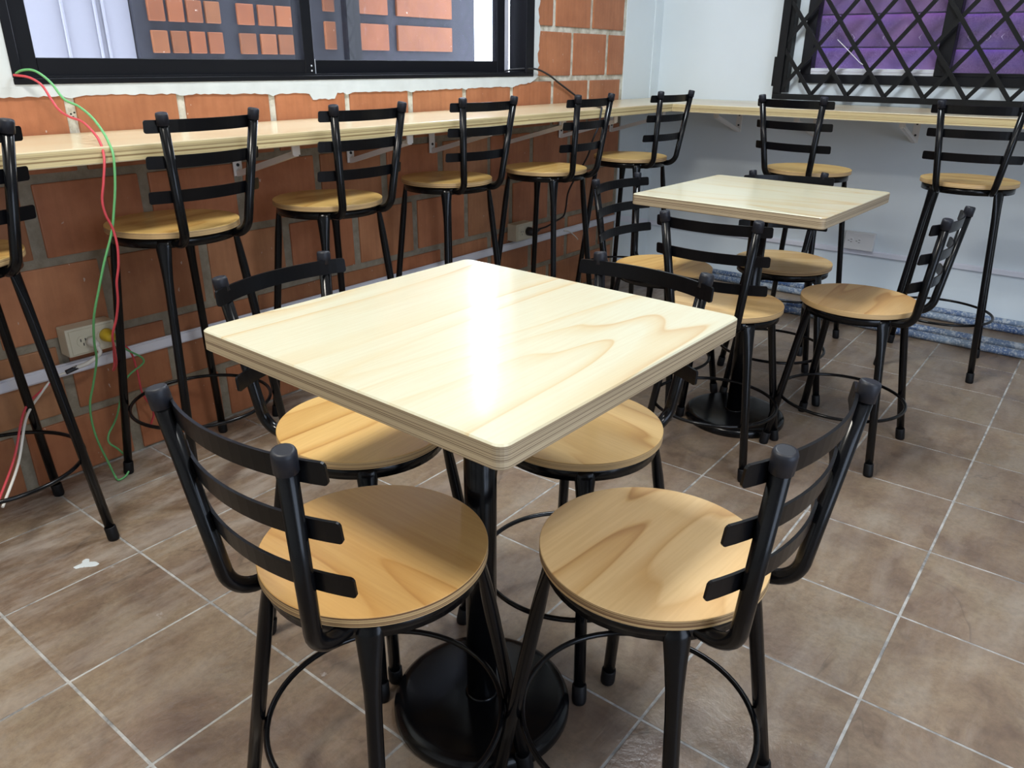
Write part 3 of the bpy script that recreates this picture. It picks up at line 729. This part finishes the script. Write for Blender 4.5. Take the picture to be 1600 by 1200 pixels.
# ------------------------------------------------------------------ chairs and bar stools
R_SEAT, TS = 0.1632, 0.0155
def make_chair(name, H, FR, ring_z, ring_r, cat):
    root = empty(name); root['category'] = cat
    mb = MB()
    b = 0.0009
    prof = [(0, H), (R_SEAT - b, H), (R_SEAT, H - b), (R_SEAT, H - TS + b), (R_SEAT - b, H - TS), (0, H - TS)]
    prof = list(reversed(prof))
    mb.lathe(prof, 96, mis=[1, 1, 1, 0, 0], smooth=False)
    mb.sm = [False] * len(mb.f)
    mb.build('seat', [M['seat'], M['seat_edge']], root)
    zb = H - TS
    mb = MB(); mb.lathe([(0.150, zb - 0.024), (0.154, zb - 0.024), (0.154, zb), (0.150, zb), (0.150, zb - 0.024)], 56); mb.build('seat_ring', M['black'], root)
    mb = MB()
    for a in (0, pi / 2):
        c, s = cos(a + pi / 4), sin(a + pi / 4)
        p = [(-0.150 * c, -0.150 * s, zb - 0.004), (0.150 * c, 0.150 * s, zb - 0.004)]
        mb.tube(p, 0.0035, 8)
    mb.build('cross_brace', M['black'], root)
    fr_ = FR
    for i in (1, -1):
        for j in (1, -1):
            d = Vector((i, j, 0)).normalized(); tg = Vector((-d.y, d.x, 0))
            top = d * 0.1475 + Vector((0, 0, zb - 0.001)); foot = Vector((i * fr_, j * fr_, 0.004))
            ax = foot - top; Lg = ax.length
            ts = [0, 0.022 / Lg, 0.06 / Lg, 0.10 / Lg, 0.135 / Lg, 0.5, 1.0]
            ell = [(0.0190, 0.0065, tg), (0.0185, 0.0070, tg), (0.0150, 0.0095, tg), (0.0122, 0.0110, tg), (0.0112, 0.0112, tg), (0.0112, 0.0112, tg), (0.0112, 0.0112, tg)]
            mb = MB(); mb.tube([top + ax * t for t in ts], 0.011, 14, ell=ell); lg = mb.build('leg', M['black'], root)
            mb = MB(); un = ax.normalized()
            e = foot; mb.tube([e - un * 0.034, e - un * 0.032, e - un * 0.004, e + un * 0.0, Vector((e.x, e.y, 0.0))], [0.0125, 0.0136, 0.0140, 0.0138, 0.0125], 14)
            mb.build('foot_cap', M['foot'], lg)
    mb = MB(); mb.tube([(ring_r * cos(a * 2 * pi / 64), ring_r * sin(a * 2 * pi / 64), ring_z) for a in range(64)], 0.0050, 10, closed=True); mb.build('foot_ring', M['black'], root)
    # back posts: out from under the seat, a round bend, then up, back and outwards
    zt = H + 0.2755
    def post_pts(sd):
        bot = [(-0.075, sd * 0.080, zb - 0.013), (-0.120, sd * 0.083, zb - 0.013)]
        c = Vector((-0.138, sd * 0.0845, zb + 0.030)); rr = 0.043
        arc = []
        for k in range(0, 9):
            a = radians(-90 - k * 10.2)
            arc.append((c.x + rr * cos(a), c.y + sd * 0.0012 * k, c.z + rr * sin(a)))
        return bot + arc + [(-0.211, sd * 0.125, zt - 0.001)]
    P = {}
    for sd in (1, -1):
        pts = [Vector(q) for q in post_pts(sd)]; P[sd] = pts
        mb = MB(); mb.tube(pts, 0.0115, 14); po = mb.build('back_post', M['black'], root)
        e = pts[-1]; un = (pts[-1] - pts[-2]).normalized()
        mb = MB(); mb.tube([e - un * 0.024, e - un * 0.0235, e - un * 0.002, e + un * 0.002, e + un * 0.003], [0.0120, 0.0137, 0.0137, 0.0125, 0.0095], 16); mb.build('post_cap', M['rubber'], po)
    def post_at(z, sd):
        a, b_ = P[sd][-2], P[sd][-1]; t = (z - a.z) / (b_.z - a.z); return a + (b_ - a) * t
    for zc in (H + 0.2475, H + 0.1695, H + 0.0905):
        q = post_at(zc, 1); yp_, xp_ = q.y, q.x
        Rr = 0.36; n = 18; half = 0.156
        vs = []; tilt = (P[1][-1].x - P[1][-2].x) / (P[1][-1].z - P[1][-2].z)
        xm = xp_ + 0.0125 - (Rr - sqrt(Rr * Rr - yp_ * yp_)) - 0.0035
        ys = [-half, -half + 0.0015, -half + 0.004] + [-half + 2 * half * k / n for k in range(1, n)] + [half - 0.004, half - 0.0015, half]
        inset_ = {0: 0.0042, 1: 0.0014}; n = len(ys) - 1
        for k in range(n + 1):
            yy = ys[k]
            xx = xm + (Rr - sqrt(Rr * Rr - yy * yy))
            nx, ny = sqrt(1 - (yy / Rr) ** 2), -yy / Rr
            ins = inset_.get(min(k, n - k), 0.0)
            for (tt, zz) in ((0, -0.0142 + ins), (0.0042, -0.0142 + ins), (0.0042, 0.0142 - ins), (0, 0.0142 - ins)):
                vs.append((xx + nx * tt + tilt * zz, yy + ny * tt, zc + zz))
        fs = []
        for k in range(n):
            for e in range(4):
                fs.append((4 * k + e, 4 * k + (e + 1) % 4, 4 * k + 4 + (e + 1) % 4, 4 * k + 4 + e))
        fs += [(3, 2, 1, 0), (4 * n, 4 * n + 1, 4 * n + 2, 4 * n + 3)]
        mb = MB(); mb.add(vs, fs); o = mb.build('back_slat', M['slat'], root)
        bm = bmesh.new(); bm.from_mesh(o.data); bmesh.ops.recalc_face_normals(bm, faces=bm.faces); bm.to_mesh(o.data); bm.free()
    return root
chair0 = make_chair('dining_chair', 0.4728, 0.160, 0.155, 0.184, 'chair')
stool0 = make_chair('bar_stool', 0.7227, 0.1628, 0.213, 0.187, 'stool')
chairs = [
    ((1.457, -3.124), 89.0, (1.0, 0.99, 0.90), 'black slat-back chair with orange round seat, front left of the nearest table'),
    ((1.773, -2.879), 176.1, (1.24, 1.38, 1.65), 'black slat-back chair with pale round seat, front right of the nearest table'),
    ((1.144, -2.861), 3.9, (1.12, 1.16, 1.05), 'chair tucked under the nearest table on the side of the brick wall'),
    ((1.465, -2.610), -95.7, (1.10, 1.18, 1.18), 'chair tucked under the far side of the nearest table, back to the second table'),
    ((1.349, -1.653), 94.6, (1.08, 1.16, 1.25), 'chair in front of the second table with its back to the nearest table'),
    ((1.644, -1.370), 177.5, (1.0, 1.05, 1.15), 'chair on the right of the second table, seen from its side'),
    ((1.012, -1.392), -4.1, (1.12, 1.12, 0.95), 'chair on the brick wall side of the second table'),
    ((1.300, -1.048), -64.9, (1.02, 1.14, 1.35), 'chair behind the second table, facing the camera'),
]
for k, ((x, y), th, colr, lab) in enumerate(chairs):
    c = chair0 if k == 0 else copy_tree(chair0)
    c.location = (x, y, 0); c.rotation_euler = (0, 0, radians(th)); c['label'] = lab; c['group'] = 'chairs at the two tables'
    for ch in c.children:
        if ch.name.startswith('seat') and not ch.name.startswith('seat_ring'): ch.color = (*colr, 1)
stools = [
    ((0.236, -3.222), 178.0, 'bar stool cut off by the left edge of the picture'),
    ((0.259, -2.698), 184.6, 'bar stool at the brick wall counter with the red and green wires before its seat'),
    ((0.278, -2.205), 179.4, 'bar stool at the brick wall counter, second right of the hanging wires'),
    ((0.247, -1.636), 176.4, 'bar stool at the brick wall counter under the window\'s open right end'),
    ((0.350, -1.168), 182.7, 'bar stool at the brick wall counter beside the far outlet box'),
    ((0.392, -0.572), 176.4, 'bar stool at the brick wall counter nearest the corner'),
    ((1.159, -0.474), 80.9, 'bar stool at the white wall counter behind the second table'),
    ((1.724, -0.395), 95.1, 'bar stool at the white wall counter farthest right under the grille'),
]
for k, ((x, y), th, lab) in enumerate(stools):
    c = stool0 if k == 0 else copy_tree(stool0)
    c.location = (x, y, 0); c.rotation_euler = (0, 0, radians(th)); c['label'] = lab; c['group'] = 'bar stools along the counters'
    for ch in c.children:
        if ch.name.startswith('seat') and not ch.name.startswith('seat_ring'): ch.color = (1.10, 1.18, 1.0, 1)

# ------------------------------------------------------------------ tables
def make_table():
    root = empty('pedestal_table'); root['category'] = 'table'
    hx, T, Ht, rc = 0.2865, 0.031, 0.75, 0.014
    pts = []
    for (cx, cy, a0) in ((hx - rc, hx - rc, 0), (-hx + rc, hx - rc, 90), (-hx + rc, -hx + rc, 180), (hx - rc, -hx + rc, 270)):
        for k in range(6):
            a = radians(a0 + 18 * k); pts.append((cx + rc * cos(a), cy + rc * sin(a)))
    n = len(pts); b = 0.002
    def inset(d): return [(x * (1 - d / hx), y * (1 - d / hx)) for x, y in pts]
    lev = [(inset(b), Ht - T), (pts, Ht - T + b), (pts, Ht - b), (inset(b), Ht)]
    vs = []
    for ps, z in lev: vs += [(x, y, z) for x, y in ps]
    mb = MB()
    k0 = len(mb.v); mb.v += vs
    for r in range(3):
        for j in range(n):
            mb.f.append([r * n + j, r * n + (j + 1) % n, (r + 1) * n + (j + 1) % n, (r + 1) * n + j]); mb.m.append(0 if r == 2 else 1); mb.sm.append(False)
    mb.f.append([3 * n + j for j in range(n)]); mb.m.append(0); mb.sm.append(False)
    mb.f.append([j for j in reversed(range(n))]); mb.m.append(1); mb.sm.append(False)
    mb.build('table_top', [M['table'], M['table_edge']], root)
    mb = MB(); mb.lathe([(0.0, 0.02), (0.0270, 0.02), (0.0270, Ht - T - 0.004), (0.0, Ht - T - 0.004)], 40); mb.build('column', M['black'], root)
    mb = MB(); mb.box((-0.11, -0.11, Ht - T - 0.0045), (0.11, 0.11, Ht - T - 0.0005)); mb.build('mounting_plate', M['black'], root)
    mb = MB(); mb.lathe([(0.0, 0.0), (0.160, 0.0), (0.1625, 0.004), (0.1625, 0.016), (0.160, 0.022), (0.152, 0.0275), (0.140, 0.0295), (0.0, 0.0315)], 72); mb.build('base', M['black'], root)
    mb = MB(); mb.lathe([(0.0272, 0.031), (0.031, 0.032), (0.0285, 0.036), (0.0272, 0.0365)], 32); mb.build('weld_collar', M['black'], root)
    return root
t0 = make_table()
t0.location = (1.4686, -2.9022, 0); t0.rotation_euler = (0, 0, -0.0252)
tag(t0, 'square pine plywood table on a black pedestal nearest the camera', 'table', 'square pedestal tables')
t1 = copy_tree(t0)
t1.location = (1.3273, -1.4044, 0); t1.rotation_euler = (0, 0, -0.0355 + pi / 2)
tag(t1, 'square pine plywood table on a black pedestal, farther one by the back wall', 'table', 'square pedestal tables')

# splash of white paint dried on the tile in front of the left stool
mb = MB(); rs = random.Random(5); n = 40; rim = []
for k in range(n):
    a = 2 * pi * k / n
    r = 0.011 + 0.020 * max(0, cos(a - 0.75)) ** 6 + 0.015 * max(0, cos(a - 2.6)) ** 8 + 0.014 * max(0, cos(a + 1.9)) ** 8 + rs.uniform(-0.0015, 0.0015)
    rim.append((r * cos(a), r * sin(a)))
vs = [(0, 0, 0.0012)] + [(x * 0.9, y * 0.9, 0.0010) for x, y in rim] + [(x, y, 0.0001) for x, y in rim]
fs = [(0, 1 + k, 1 + (k + 1) % n) for k in range(n)] + [(1 + k, 1 + n + k, 1 + n + (k + 1) % n, 1 + (k + 1) % n) for k in range(n)]
mb.add(vs, fs); ps = mb.build('paint_splash', M['plaster']); ps.location = (0.456, -3.160, 0.0)
tag(ps, 'splash of dried white paint on the floor tile before the left stool', 'paint splash')
